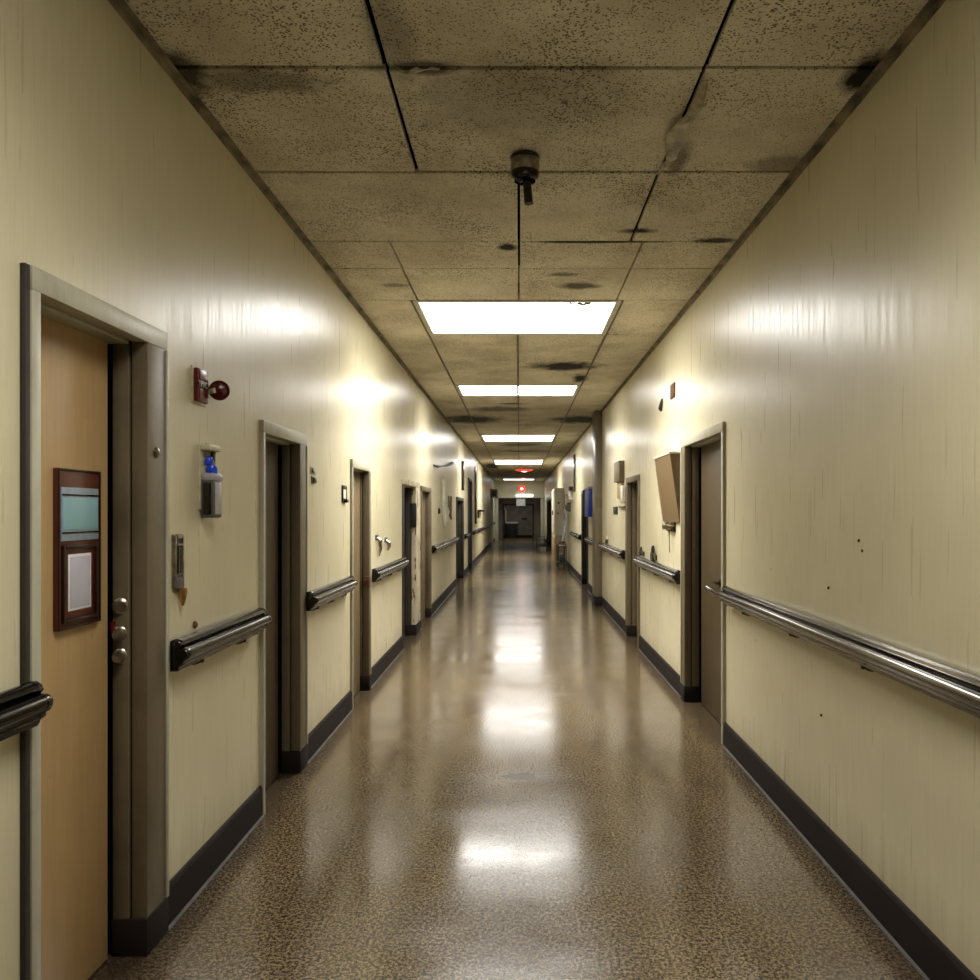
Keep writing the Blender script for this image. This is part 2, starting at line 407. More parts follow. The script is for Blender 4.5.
rowsY = [-3, -1.9, -.9, .05, .98, 1.93, 2.865, 3.744, 4.70, 5.22, 6.0, 7.15, 8.24, 9.1, 10.0, 10.95, 12.1, 13.2, 14.3, 15.4, 16.5, 17.95,
         19.1, 20.2, 21.3, 22.4, 23.5, 24.5, 26.7, 27.8, 28.9, 30.0, 31.1, 32.2, 33.3, 34.4, 35.5, 36.6, 37.7, 38.4, 39.9, YE]
LIT = {(.98, 1.93): 1, (6.0, 7.15): 1, (10.0, 10.95): 1, (16.5, 17.95): 1, (24.5, 26.7): 1, (38.4, 39.9): 1}
bm = nb()
def tile(x0, x1, y0, y1, g=.005):
    n = 4; t = .02
    dz = [random.uniform(0, .004) for _ in range(4)]
    jit = lambda: random.uniform(-.0025, .0025)
    c = [(x0+g+jit(), y0+g+jit()), (x1-g+jit(), y0+g+jit()), (x1-g+jit(), y1-g+jit()), (x0+g+jit(), y1-g+jit())]
    lo = [bm.verts.new((c[k][0], c[k][1], H+dz[k]+.003)) for k in range(4)]
    cc = (sum(p[0] for p in c)/4, sum(p[1] for p in c)/4)
    lo2 = [bm.verts.new((c[k][0]+(.006 if c[k][0] < cc[0] else -.006), c[k][1]+(.006 if c[k][1] < cc[1] else -.006), H+dz[k])) for k in range(4)]
    hi = [bm.verts.new((c[k][0], c[k][1], H+t+.006)) for k in range(4)]
    bm.faces.new(lo2); bm.faces.new(hi)
    for k in range(4):
        l = (k+1) % 4
        bm.faces.new([lo[k], lo[l], hi[l], hi[k]]); bm.faces.new([lo2[k], lo2[l], lo[l], lo[k]])
for a, b in zip(rowsY, rowsY[1:]):
    if b <= 3.75: xs = [WL, -.50+.03*(a > 2.9)*-1, .70, WR]
    elif b <= 4.71: xs = [WL, .0, .69, WR]
    elif b <= 6.01: xs = [WL, -.80, .0, .77, WR]
    else: xs = [WL, -.85, -.01, .82, WR]
    lit = (a, b) in LIT
    g = .010 if a < 2.9 else (.008 if a < 4.6 else .005)
    for k, (p, q) in enumerate(zip(xs, xs[1:])):
        if lit and len(xs) == 5 and k in (1, 2): continue
        if lit and len(xs) == 4 and k == 1: continue
        tile(p, q, a, b, g)
for f in bm.faces: f.material_index = 0
bx(bm, WL, WR, Y0, YE, H+.07, H+.1, mi=1)
struct(obj('ceiling', bm, ['tile', 'void'], smooth=False))
k = 0
for s, W in ((-1, WL), (1, WR)):
    k += 1; bm = nb()
    extrude_profile(bm, [(W, H-.028), (W-s*.004, H-.028), (W-s*.006, H-.006), (W-s*.032, H-.006), (W-s*.032, H-.001), (W, H-.001)], Y0, YE)
    struct(obj(f'trim_{k}', bm, 'angle', smooth=False))
# long grid bars, slightly bent, only where the tiles still carry them
for x, ya, yb in ((-.85, 6.0, YE), (.82, 6.0, YE), (-.01, 7.2, 10.0), (-.01, 11, 16.4)):
    k += 1; bm = nb(); bx(bm, x-.009, x+.009, ya, yb, H-.006, H-.0005); struct(obj(f'trim_{k}', bm, 'tbar', smooth=False))
bm = nb(); bx(bm, WL-.3, WR+.3, Y0-.2, Y0, 0, H+.1); struct(obj('wall_back', bm, 'wall'))
# end bulkhead with its doorway and the room behind
k += 1
bm = nb(); bx(bm, WL, WR, YE, YE+.35, 2.36, H+.1); struct(obj('wall_end', bm, 'wall', smooth=False))
bm = nb(); bx(bm, WL, WR, YE-.03, YE+.02, 2.30, 2.36, .004); struct(obj(f'trim_{k}', bm, 'rim'))
bm = nb()
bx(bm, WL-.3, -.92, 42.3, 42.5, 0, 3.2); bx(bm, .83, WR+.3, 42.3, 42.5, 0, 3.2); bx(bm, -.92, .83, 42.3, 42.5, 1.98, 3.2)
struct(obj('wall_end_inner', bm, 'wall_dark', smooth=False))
k += 1
bm = nb(); bx(bm, -.92, -.84, 42.24, 42.52, 0, 2.0, .005); bx(bm, .75, .83, 42.24, 42.52, 0, 2.0, .005); bx(bm, -.84, .75, 42.24, 42.52, 1.92, 2.0, .005)
struct(obj(f'trim_{k}', bm, 'frame_dark'))
for s, W in ((-1, WL), (1, WR)):
    k += 1; bm = nb(); bx(bm, W, W-s*.20, YE, YE+.22, 0, 2.30, .005); struct(obj(f'trim_{k}', bm, 'frame_light'))
bm = nb(); bx(bm, -1.9, 1.9, 46.0, 46.2, 0, 3.2); struct(obj('wall_far', bm, 'grey_wall', smooth=False))
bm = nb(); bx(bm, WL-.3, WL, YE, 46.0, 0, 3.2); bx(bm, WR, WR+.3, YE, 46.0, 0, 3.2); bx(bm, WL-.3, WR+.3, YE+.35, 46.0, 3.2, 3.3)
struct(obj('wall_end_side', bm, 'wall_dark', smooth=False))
bm = nb(); bx(bm, -1.5, 1.5, 45.975, 46.0, 0, .15); struct(obj('baseboard_far', bm, 'base', smooth=False))
# pilaster on the right wall
bm = nb(); bx(bm, WR-.115, WR, 12.5, 13.0, 0, H-.001, .004); struct(obj('trim_20', bm, 'wall_dark'))
bm = nb(); bx(bm, WR-.125, WR, 12.49, 13.01, .001, .16, .004); struct(obj('trim_21', bm, 'base'))

# ------------------------------------------------------------------ ceiling lights
def ceiling_light(y0, y1, x0, x1, mat, label, halves=1, smudge=False, power=52.):
    cx, cy = (x0+x1)/2, (y0+y1)/2
    t = thing('ceiling_light', label, 'ceiling light', (cx, cy, H), 'ceiling light panels')
    w, l = (x1-x0)/2, (y1-y0)/2; r = .052
    bm = nb()
    bx(bm, -w+.004, -w+r, -l+.004, l-.004, -.004, .06, .003); bx(bm, w-r, w-.004, -l+.004, l-.004, -.004, .06, .003)
    bx(bm, -w+r, w-r, -l+.004, -l+r, -.004, .06, .003); bx(bm, -w+r, w-r, l-r, l-.004, -.004, .06, .003)
    if halves == 2: bx(bm, -.016, .016, -l+r, l-r, -.004, .03, .003)
    obj('frame', bm, 'rim', t)
    segs = [(-w+r, w-r)] if halves == 1 else [(-w+r, -.016), (.016, w-r)]
    for a, b in segs:
        bm = nb(); bx(bm, a, b, -l+r, l-r, .008, .02); obj('diffuser', bm, mat, t, smooth=False)
    P = power*(x1-x0)*(y1-y0)
    la = bpy.data.lights.new('ceiling_light_glow', 'AREA'); la.shape = 'RECTANGLE'; la.size = 2*(w-r); la.size_y = 2*(l-r); la.energy = P; la.color = (1., .98, .94); la.spread = math.radians(132)
    lo = bpy.data.objects.new('lamp', la); COL.objects.link(lo); lo.parent = t; lo.location = (0, 0, .005)
    if smudge:
        bm = nb()
        for _ in range(9):
            a = random.uniform(-.09, .09); lathe(bm, [(0, 0), (random.uniform(.02, .035), .002), (.012, .006), (0, .007)], (w*.58+a, -l+r+.07+random.uniform(-.018, .018), .008), (0, 0, -1), seg=9)
        obj('dead_leaf', bm, 'grey', t, label='grey debris stuck on the diffuser')
ceiling_light(.98, 1.93, -.50, .70, 'light_added', 'added ceiling panel, unseen overhead, brightening the near walls', power=34.)  # out-of-view panel put in to brighten the nearest walls
ceiling_light(6.0, 7.15, -.85, .82, 'light', 'nearest and largest lit ceiling panel, with a grey smudge on its edge', smudge=True)
ceiling_light(10.0, 10.95, -.85, .82, 'light', 'lit ceiling panel split in two halves by a thin bar', 2, power=38.)
ceiling_light(16.5, 17.95, -.85, .82, 'light', 'thin bright ceiling panel just beyond the two-part one', power=26.)
ceiling_light(24.5, 26.7, -.85, .82, 'light', 'narrow bright ceiling panel just in front of the red ceiling lamps', power=20.)
ceiling_light(38.4, 39.9, -.85, .82, 'light_far', 'farthest ceiling light panel, a pale streak before the end bulkhead', power=12.)

def red_lamp(x, y, r, z, label, ax=(0, 0, -1), k=.5):
    t = thing('warning_lamp', label, 'lamp', (x, y, z), 'red warning lamps at the far end')
    bm = nb(); lathe(bm, [(0, 0), (r, 0), (r, r*.18*k), (r*.9, r*.25*k), (0, r*.25*k)], (0, 0, 0), ax); obj('base', bm, 'rim', t)
    bm = nb(); lathe(bm, [(r*.88, r*.24*k), (r*.82, r*.4*k), (r*.55, r*.55*k), (r*.3, r*.6*k)], (0, 0, 0), ax); obj('lens', bm, 'red_lamp', t)
    bm = nb(); lathe(bm, [(r*.3, r*.59*k), (r*.2, r*.66*k), (0, r*.68*k)], (0, 0, 0), ax); obj('bulb_window', bm, 'warm_lamp', t)
red_lamp(.20, 29.2, .38, H, 'wide round red lamp on the ceiling, nearest of the red lamps')
red_lamp(.22, 36.8, .17, H, 'small red lamp on the ceiling beyond the wide round red one')
red_lamp(.15, YE, .22, 2.80, 'red and white lamp on the face of the end bulkhead', (0, -1, 0), 1.)
bm = nb(); bx(bm, -.15, .75, YE-.07, YE-.001, 2.38, 2.49, .01); tag(obj('tube_light', bm, 'light_far'), 'pale bluish tube light fixed across the end bulkhead below the red lamp', 'lamp')

t = thing('exit_sign', 'pale blank square sign hanging under the end bulkhead', 'sign', (.1, YE+.1, 2.30))
bm = nb(); bx(bm, -.24, .24, -.03, .03, -.42, -.02, .008); obj('panel', bm, 'exit', t)
for a in (-.15, .15):
    bm = nb(); cyl(bm, (a, 0, -.03), (a, 0, .0), .012); obj('bracket', bm, 'steel_dark', t)

# ------------------------------------------------------------------ ceiling device
t = thing('smoke_detector', 'round grey metal ceiling fitting with a short rod hanging down', 'ceiling fitting', (.028, 3.57, H))
bm = nb(); lathe(bm, [(0, .0), (.064, 0), (.069, .006), (.069, .014), (.062, .02), (0, .02)], (0, 0, 0), (0, 0, -1), 36); obj('gasket', bm, 'black', t)
bm = nb(); lathe(bm, [(0, .018), (.064, .018), (.068, .022), (.068, .072), (.064, .078), (0, .078)], (0, 0, 0), (0, 0, -1), 36); obj('housing', bm, 'nickel', t)
bm = nb(); lathe(bm, [(0, .076), (.066, .076), (.067, .084), (.061, .108), (.050, .116), (.046, .100), (0, .098)], (0, 0, 0), (0, 0, -1), 36); obj('ring', bm, 'steel_dark', t)
bm = nb(); cyl(bm, (.006, -.01, -.095), (.018, -.01, -.226), .019, .021, 20); obj('rod', bm, 'steel_dark', t)
bm = nb(); cyl(bm, (-.026, -.015, -.095), (-.026, -.015, -.135), .006, .002, 10); lathe(bm, [(0, 0), (.02, 0), (.02, .02), (.01, .03), (0, .03)], (-.022, -.01, -.095), (0, 0, -1), 14)
obj('screw', bm, 'black', t)

def ribbon(name, pts, wid, mat, th=.003):
    bm = nb(); top = []; 
    n = len(pts)
    for i, (x, y, z) in enumerate(pts):
        w = wid[i]; tw = random.uniform(-.01, .01)
        row = [bm.verts.new((x-w, y, z+tw)), bm.verts.new((x, y, z-abs(tw)*.6-.002)), bm.verts.new((x+w, y, z-tw*.5)),
               bm.verts.new((x+w, y, z-tw*.5+th)), bm.verts.new((x, y, z-abs(tw)*.6-.002+th)), bm.verts.new((x-w, y, z+tw+th))]
        top.append(row)
    for A, B in zip(top, top[1:]):
        for k in range(6): bm.faces.new([A[k], A[(k+1) % 6], B[(k+1) % 6], B[k]])
    bm.faces.new(top[0]); bm.faces.new(top[-1])
    return obj(name, bm, mat)
N = 18
tag(ribbon('hanging_tape', [(.715+.018*math.sin(i*.55)-.03*(i/N), 2.92+.80*i/N, H-.013-.014*math.sin(PI*i/N)) for i in range(N+1)],
    [.008+.026*math.sin(PI*min(1, i/N))**2+.006*math.sin(i*1.9)**2 for i in range(N+1)], 'strip'),
    'torn pale strip peeling from a ceiling seam, to the right of the ceiling fitting', 'peeling strip')
tag(ribbon('curled_strip', [(-.46+.16*i/8, 2.83+.02*math.sin(i*.9), H-.012-.02*math.sin(PI*i/8)) for i in range(9)],
    [.004+.018*math.sin(PI*i/8) for i in range(9)], 'strip'), 'small curled scrap hanging at a ceiling tile corner, left of the ceiling fitting', 'peeling strip')

# ------------------------------------------------------------------ handrails
PROF = [(.018, .112), (.036, .119), (.050, .118), (.060, .111), (.063, .102), (.058, .094), (.050, .089), (.060, .087), (.078, .085), (.087, .078),
        (.091, .068), (.090, .056), (.084, .045), (.074, .039), (.070, .034), (.071, .028), (.064, .021), (.054, .018), (.052, .004), (.044, .0), (.018, .0)]
def handrail(s, y0, y1, z, label, mat='steel', nbr=3, capmat='steel_dark', sc_=1., cut=False, W=None):
    W = (WL if s < 0 else WR) if W is None else W
    t = thing('handrail', label, 'handrail', (W, (y0+y1)/2, z), 'handrails along the corridor walls')
    h = (y1-y0)/2; P = [(-s*a*sc_, b*sc_) for a, b in PROF]
    bm = nb(); extrude_profile(bm, P, -h+.02, h-.02); obj('rail', bm, mat, t)
    for e in (-1, 1):
        bm = nb(); cx = -s*.055*sc_; cz = .06*sc_
        rows = []
        for f, yy in ((1.03, h-.024), (1.03, h-.008), (.96, h-.001), (.86, h+.002)):
            rows.append([bm.verts.new((cx+(a-cx)*f, e*yy, cz+(b-cz)*f)) for a, b in P])
        for A, B in zip(rows, rows[1:]):
            for k in range(len(P)): bm.faces.new([A[k], A[(k+1) % len(P)], B[(k+1) % len(P)], B[k]])
        bm.faces.new(rows[0]); bm.faces.new(rows[-1]); obj('end_cap', bm, capmat, t)
    for k in range(nbr):
        yy = -h + (k+.5)/nbr*2*h
        bm = nb(); bx(bm, -s*.0, -s*.022, yy-.03, yy+.03, .02, .10, .003)
        cyl(bm, (-s*.04, yy, .003), (-s*.04, yy, -.012), .011, .008, 12)
        tube(bm, [(-s*.002, yy, -.018), (-s*.02, yy, -.014), (-s*.04, yy, -.004)], .006, 8)
        obj('bracket', bm, capmat, t)
    return t
handrail(-1, -.6, 2.01, .985, 'dark metal handrail at the left edge, nearest on the left wall', 'steel_dark', 2)
handrail(-1, 2.83, 3.78, .955, 'metal handrail on the left wall below the sanitizer dispenser, between first and second left doors', 'steel_dark', 2)
handrail(-1, 4.64, 5.80, .945, 'shiny handrail on the left wall between the second and third left doors', 'steel', 3)
handrail(-1, 6.72, 8.50, .93, 'handrail on the left wall below the two small hooks', 'steel_dark', 3)
handrail(-1, 11.35, 15.7, .93, 'handrail on the left wall below the white conduit', 'steel', 5)
handrail(-1, 18.1, 19.45, .91, 'short handrail on the left wall between the two black doors', 'steel_dark', 2)
handrail(-1, 21.3, 40.4, .91, 'long far handrail on the left wall beyond the black doors', 'steel_dark', 12)
handrail(1, -.6, 4.90, .955, 'long shiny double handrail in the right foreground', 'steel', 7)
handrail(1, 6.34, 8.54, .945, 'shiny handrail on the right wall below the brown wall panel', 'steel', 3)
handrail(1, 9.68, 12.42, .945, 'handrail on the right wall between the beige door and the dark pilaster', 'steel', 3)
handrail(1, 13.06, 14.9, .945, 'handrail on the right wall under the blue board behind the pilaster', 'steel', 2)
handrail(1, 16.5, 19.3, .945, 'farthest handrail on the right wall, before the black cart', 'steel_dark', 3)
# loose tube at the end of the right foreground rail
bm = nb(); tube(bm, [(WR-.07, 4.905, 1.018), (WR-.078, 4.95, 1.018), (WR-.088, 5.04, 1.03), (WR-.094, 5.14, 1.035)], [.013, .017, .019, .019], 16)
tag(obj('rail_tube_end', bm, 'steel'), 'short loose tube sticking out of the far end of the right foreground handrail', 'tube end')

# ------------------------------------------------------------------ left wall fittings
def text_mesh(txt, size, name, mat, parent, mw, label=None):
    cu = bpy.data.curves.new(name, 'FONT'); cu.body = txt; cu.size = size; cu.extrude = .0006; cu.align_x = 'CENTER'; cu.align_y = 'CENTER'
    o = bpy.data.objects.new('tmp', cu); COL.objects.link(o)
    bpy.context.view_layer.update()
    me = bpy.data.meshes.new_from_object(o); bpy.data.objects.remove(o); me.transform(mw); me.materials.append(M[mat]); me.name = name
    q = bpy.data.objects.new(name, me); COL.objects.link(q); q.parent = parent
    return q
# fire alarm pull box, turned a little towards the viewer, and its round horn
t = thing('fire_alarm', 'dark red fire alarm box with white letters and a round red horn beside it', 'fire alarm', (WL-.003, 3.13, 2.065))
bm = nb(); bx(bm, 0, .008, -.070, .066, -.075, .078, .003); obj('back_plate', bm, 'cream', t)
bm = nb(); bx(bm, .008, .028, -.062, .042, -.066, .070, .005); bx(bm, .026, .031, -.052, .032, -.056, -.012, .003); bx(bm, .026, .031, -.052, .032, .022, .06, .003)
obj('pull_box', bm, 'red', t)
bm = nb(); bx(bm, .027, .0295, -.058, .038, -.012, .020, .001); obj('label_strip', bm, 'brown_edge', t)
text_mesh('PYC', .034, 'lettering', 'white', t, Matrix.Translation((.0305, -.010, .006)) @ Matrix.Rotation(PI/2, 4, 'Z') @ Matrix.Rotation(PI/2, 4, 'X'))
bm = nb(); tube(bm, [(.012, .062, -.01), (.03, .062, -.008), (.05, .05, -.006)], .011, 12); obj('bracket', bm, 'cream', t)
bm = nb(); ax = Vector((.42, -1, .0)); lathe(bm, [(0, -.03), (.034, -.03), (.041, -.018), (.042, .004), (.038, .010), (.034, .008), (.031, .014), (.016, .020), (0, .022)], (.058, .078, -.002), ax, 40)
obj('horn', bm, 'red_dark', t)

# sanitizer dispenser
t = thing('soap_dispenser', 'grey wall dispenser with blue pump in a cream holder, left wall', 'dispenser', (WL, 3.18, 1.66))
bm = nb(); bx(bm, 0, .008, -.055, .062, -.10, .17, .002); bx(bm, .008, .05, -.055, .062, .145, .17, .006); bx(bm, .008, .03, .052, .062, .02, .145, .003)
obj('holder', bm, 'cream', t)
bm = nb(); bx(bm, .010, .018, -.01, .035, .150, .176, .002); bx(bm, .02, .034, .02, .04, .10, .15, .004); obj('hinge', bm, 'black', t)
bm = nb(); bx(bm, .008, .062, -.048, .045, -.135, .03, .010); obj('body', bm, 'grey', t)
bm = nb(); bx(bm, .010, .066, -.050, .047, .020, .052, .010); obj('lid', bm, 'grey_lt', t)
bm = nb(); bx(bm, .020, .052, -.053, -.046, -.12, .012, .004); obj('window', bm, 'steel_dark', t)
bm = nb(); bx(bm, .060, .0645, -.035, .03, -.12, .012, .003); obj('side_panel', bm, 'grey_lt', t)
bm = nb(); lathe(bm, [(0, 0), (.022, 0), (.024, .02), (.018, .035), (0, .04)], (.042, -.02, .048), (0, 0, 1), 20)
lathe(bm, [(0, 0), (.014, .003), (.018, .02), (.012, .036), (0, .04)], (.030, -.022, .082), (.0, .15, 1), 18); obj('pump', bm, 'blue', t)

# slim metal wall fitting with copper tip
t = thing('wall_thermometer', 'slim upright metal wall fitting with a pointed copper tip', 'thermometer', (WL, 2.925, 1.36))
bm = nb(); bx(bm, 0, .010, -.040, .038, -.105, .105, .003); bx(bm, .010, .016, -.040, -.026, -.10, .10, .002); bx(bm, .010, .016, .026, .038, -.10, .10, .002)
bx(bm, .010, .018, -.026, .026, .088, .104, .002); bx(bm, .010, .018, -.026, .026, .060, .068, .002); obj('case', bm, 'nickel', t)
bm = nb(); bx(bm, .009, .0115, -.026, .026, -.05, .088, 0); obj('dark_slot', bm, 'black', t)
bm = nb(); cyl(bm, (.014, -.008, -.045), (.014, -.008, .056), .006, seg=12); cyl(bm, (.014, .012, -.045), (.014, .012, .056), .004, seg=12); obj('tube', bm, 'steel', t)
bm = nb(); bx(bm, .009, .018, -.036, .034, -.104, -.060, .002); bx(bm, .009, .02, -.026, .026, -.052, -.046, .001); obj('foot_plate', bm, 'grey', t)
bm = nb(); lathe(bm, [(0, 0), (.017, 0), (.019, .012), (.015, .035), (.006, .066), (0, .070)], (.020, .012, -.104), (0, 0, -1), 18); obj('copper_tip', bm, 'copper', t)
bm = nb(); lathe(bm, [(0, 0), (.016, 0), (.015, .006), (.008, .012), (0, .013)], (WL, 3.09, 1.092), (1, 0, 0), 14); tag(obj('rusty_bolt', bm, 'rust'), 'rusty bolt head in the left wall just above a handrail', 'bolt')

# notice board on the first door: local x = out of the door
X0 = WL-.10
NBT = t = thing('notice_board', 'dark mahogany board on the tan door with teal card above white sheet', 'notice board', (X0, 2.43, 1.435))
bm = nb(); bx(bm, .0, .020, -.126, .126, -.25, .25, .003); obj('board', bm, 'mahogany', t)
bm = nb()
bx(bm, .018, .026, -.126, -.119, -.25, .25, .002); bx(bm, .018, .026, .119, .126, -.25, .25, .002); bx(bm, .018, .026, -.119, .119, .243, .25, .002); bx(bm, .018, .026, -.119, .119, -.25, -.243, .002)
obj('edging', bm, 'brown_edge', t)
bm = nb(); bx(bm, .019, .024, -.112, .110, .025, .192, .001); obj('card_holder', bm, 'slate', t)
bm = nb(); bx(bm, .0225, .0262, -.106, .104, .060, .160, .001); obj('teal_card', bm, 'teal', t)
for a in (.048, .166):
    bm = nb(); bx(bm, .023, .027, -.110, .108, a, a+.005, .001); obj('card_rail', bm, 'steel_dark', t)
bm = nb()
for a in ((-.108, -.096, -.23, .012), (.090, .102, -.23, .012), (-.096, .090, .0, .012), (-.096, .090, -.23, -.218)): bx(bm, .018, .032, a[0], a[1], a[2], a[3], .003)
obj('inner_frame', bm, 'brown_edge', t)
bm = nb(); bx(bm, .019, .0225, -.070, .066, -.195, -.018, .0005); obj('sheet_border', bm, 'paper_rim', t)
bm = nb(); bx(bm, .0222, .0240, -.062, .058, -.188, -.026, .0005); obj('sheet', bm, 'paper', t)

NBT.scale = (.8, .92, 1)
def small(name, label, cat, s, y, z, parts):
    W = WL if s < 0 else WR
    t = thing(name, label, cat, (W+s*.003, y, z))
    for pn, mat, boxes in parts:
        bm = nb()
        for b in boxes: bx(bm, -s*b[0], -s*b[1], b[2], b[3], b[4], b[5], .002)
        obj(pn, bm, mat, t)
    return t
small('light_switch', 'small grey switch high on the left wall right after the second door', 'switch', -1, 4.86, 1.78,
      [('plate', 'nickel', [(0, .010, -.05, .05, .01, .055), (0, .01, -.035, .045, -.05, .0)]), ('rocker', 'steel_dark', [(.01, .022, -.02, .03, -.045, -.008)]), ('rocker', 'steel_dark', [(.01, .016, -.04, -.01, .02, .048)])])
small('call_button', 'small dark framed call box with white insert before the third left door', 'call box', -1, 5.72, 1.69,
      [('frame', 'steel_dark', [(0, .014, -.07, .07, .03, .06), (0, .014, -.07, -.045, -.05, .03), (0, .014, .045, .07, -.05, .03), (0, .014, -.07, .07, -.07, -.04)]),
       ('insert', 'white', [(.0, .012, -.045, .045, -.04, .03)]), ('knob', 'black', [(.012, .03, .0, .05, -.068, -.045)])])
def hook(y, z, l, label):
    t = thing('wall_hook', label, 'hook', (WL, y, z))
    bm = nb(); bx(bm, 0, .008, -.07, .07, -.02, .03, .003); obj('plate', bm, 'grey', t)
    bm = nb(); tube(bm, [(.008, .0, 0), (.03, .0, -.02), (.032, .02, -l*.6), (.018, .02, -l)], [.018, .02, .018, .006], 10); obj('peg', bm, 'nickel', t)
hook(7.05, 1.31, .17, 'larger of the two metal hooks on the left wall after the third door')
hook(7.52, 1.27, .10, 'smaller of the two metal hooks on the left wall, the farther one')
# cable stub, conduits, button
bm = nb(); P = [(WL+.012, 11.7, 2.27), (WL+.022, 12.2, 2.28), (WL+.010, 12.9, 2.33), (WL+.017, 13.6, 2.375), (WL+.024, 14.2, 2.43), (WL+.037, 14.5, 2.48)]
tube(bm, P, [.012, .022, .010, .016, .022, .035], 10); tag(obj('loose_cable', bm, 'black'), 'loose black cable running flat along the upper left wall', 'cable')
bm = nb(); tube(bm, [(WL+.022, 13.05, 2.12), (WL+.022, 13.0, 1.9), (WL+.022, 13.05, 1.55), (WL+.03, 13.2, 1.32)], [.055, .045, .04, .03], 12)
tag(obj('conduit', bm, 'white'), 'thick white conduit hanging straight down the left wall', 'conduit')
bm = nb(); tube(bm, [(WL+.03, 13.5, 1.72), (WL+.03, 13.6, 1.55), (WL+.03, 13.35, 1.30)], [.02, .05, .02], 10)
tag(obj('conduit', bm, 'white'), 'short white conduit piece curving beside the thick one on the left wall', 'conduit')
bm = nb(); lathe(bm, [(0, 0), (.05, 0), (.05, .02), (.03, .035), (0, .035)], (WL-.003, 12.45, 1.565), (1, 0, 0), 18); tag(obj('push_button', bm, 'black'), 'round black button on the left wall to the left of the white conduits', 'button')
bm = nb(); tube(bm, [(WL+.010, 14.2, 1.85), (WL+.012, 14.25, 1.5), (WL+.04, 14.4, 1.42), (WL+.012, 14.6, 1.5), (WL+.010, 14.65, 1.85)], .014, 8)
tag(obj('wire_loop', bm, 'rust'), 'brown wire hanging in a loop on the left wall beside the conduits', 'wire')
bm = nb(); bx(bm, WL, WL+.05, 17.4, 17.7, 2.05, 2.72, .006); tag(obj('wall_channel', bm, 'steel_dark'), 'dark upright cable channel on the left wall above the first black door', 'cable channel')
bm = nb(); bx(bm, WL, WL+.04, 22.6, 23.1, 1.2, 2.9, .006); tag(obj('wall_channel', bm, 'steel_dark'), 'tall thin dark cable channel on the far left wall past the black doors', 'cable channel')
bm = nb(); bx(bm, WL, WL+.14, 24.0, 26.2, 1.56, 1.62, .006); bx(bm, WL, WL+.03, 24.4, 24.6, 1.35, 1.58, .003); tag(obj('wall_shelf', bm, 'steel_dark'), 'small dark shelf on the far left wall', 'shelf')
t = thing('wall_lamp', 'white box lamp high at the far end of the left wall', 'lamp', (WL, 36.0, 2.42))
bm = nb(); bx(bm, 0, .32, -.2, .2, -.2, .22, .03); obj('housing', bm, 'white', t)
bm = nb(); bx(bm, .06, .26, -.23, -.2, -.12, .14, .01); obj('lens', bm, 'grey', t)
bm = nb(); bx(bm, WL, WL+.10, 35.8, 36.1, .0, 2.2, .006); tag(obj('wall_post', bm, 'white'), 'white post standing against the far left wall under the box lamp', 'post')

# ------------------------------------------------------------------ right wall fittings
# tilted brown panel: top leans out from the wall
t = thing('wall_panel', 'brown board leaning out from the right wall beside the first right door', 'panel', (WR, 6.77, 1.46))
bm = nb()
A = [(-.006, 0), (-.018, 0), (-.098, .585), (-.086, .585)]
extrude_profile(bm, A, -.36, .36); obj('board', bm, 'flap', t)
bm = nb(); extrude_profile(bm, [(-.0, .0), (-.006, .0), (-.086, .585), (-.0, .585)], -.345, .33); obj('backing', bm, 'flap', t)
bm = nb(); extrude_profile(bm, [(0, .585), (-.104, .585), (-.104, .600), (0, .600)], -.365, .37); obj('top_edge', bm, 'rim', t)
bm = nb(); extrude_profile(bm, [(-.014, 0), (-.022, 0), (-.103, .588), (-.095, .588)], .36, .378); obj('side_edge', bm, 'cream', t)
t = thing('brass_valve', 'small brass knob fitting with a thin pull cord under the brown board', 'valve', (WR, 6.80, 1.44))
bm = nb(); bx(bm, 0, -.018, -.17, .19, -.065, .02, .008); obj('plate', bm, 'steel_dark', t)
for yy, r, m in ((-.02, .028, 'brass'), (.12, .030, 'nickel'), (-.10, .022, 'brass')):
    bm = nb(); lathe(bm, [(0, 0), (r*.6, 0), (r*.6, .015), (r, .025), (r*.9, .045), (0, .052)], (-.018, yy, -.022), (-1, 0, 0), 18); obj('knob', bm, m, t)
bm = nb(); tube(bm, [(-.035, -.05, -.05), (-.034, -.045, -.15), (-.030, -.04, -.25)], .0035, 6); obj('cord', bm, 'rust', t)
bm = nb(); bx(bm, WR-.012, WR+.003, 6.66, 6.84, 2.56, 2.69, .006); tag(obj('dark_plate', bm, 'rust'), 'upper of two small dark plates high on the right wall', 'plate')
bm = nb(); tube(bm, [(WR-.005, 7.24, 2.63), (WR-.008, 7.26, 2.58), (WR-.008, 7.29, 2.54), (WR-.005, 7.3, 2.52)], [.008, .022, .028, .012], 8); tag(obj('dark_plate', bm, 'black'), 'lower drop-shaped dark hook high on the right wall', 'hook')
def clip(y, z, r, label, mat='steel_dark'):
    z += .012
    t = thing('rail_clip', label, 'clip', (WR, y, z))
    bm = nb(); n = 12; tube(bm, [(-.03, -r*1.2*math.cos(PI*k/n), r*2.4*math.sin(PI*k/n)) for k in range(n+1)], r*.28, 8); obj('shackle', bm, mat, t)
    bm = nb(); bx(bm, -.012, -.05, -r*1.5, r*1.3, -r*.9, r*1.1, .006); obj('body', bm, 'steel', t)
    bm = nb(); bx(bm, 0, -.014, -r*1.5, r*1.3, -.03, r*.6, .003); obj('back_plate', bm, mat, t)
clip(7.60, 1.085, .045, 'padlock-shaped metal clip above the right handrail under the brown board')
clip(8.33, 1.085, .028, 'small metal clip above the right handrail just before the beige door')
clip(11.6, 1.085, .035, 'tiny pale clip above the handrail beyond the beige door', 'cream')
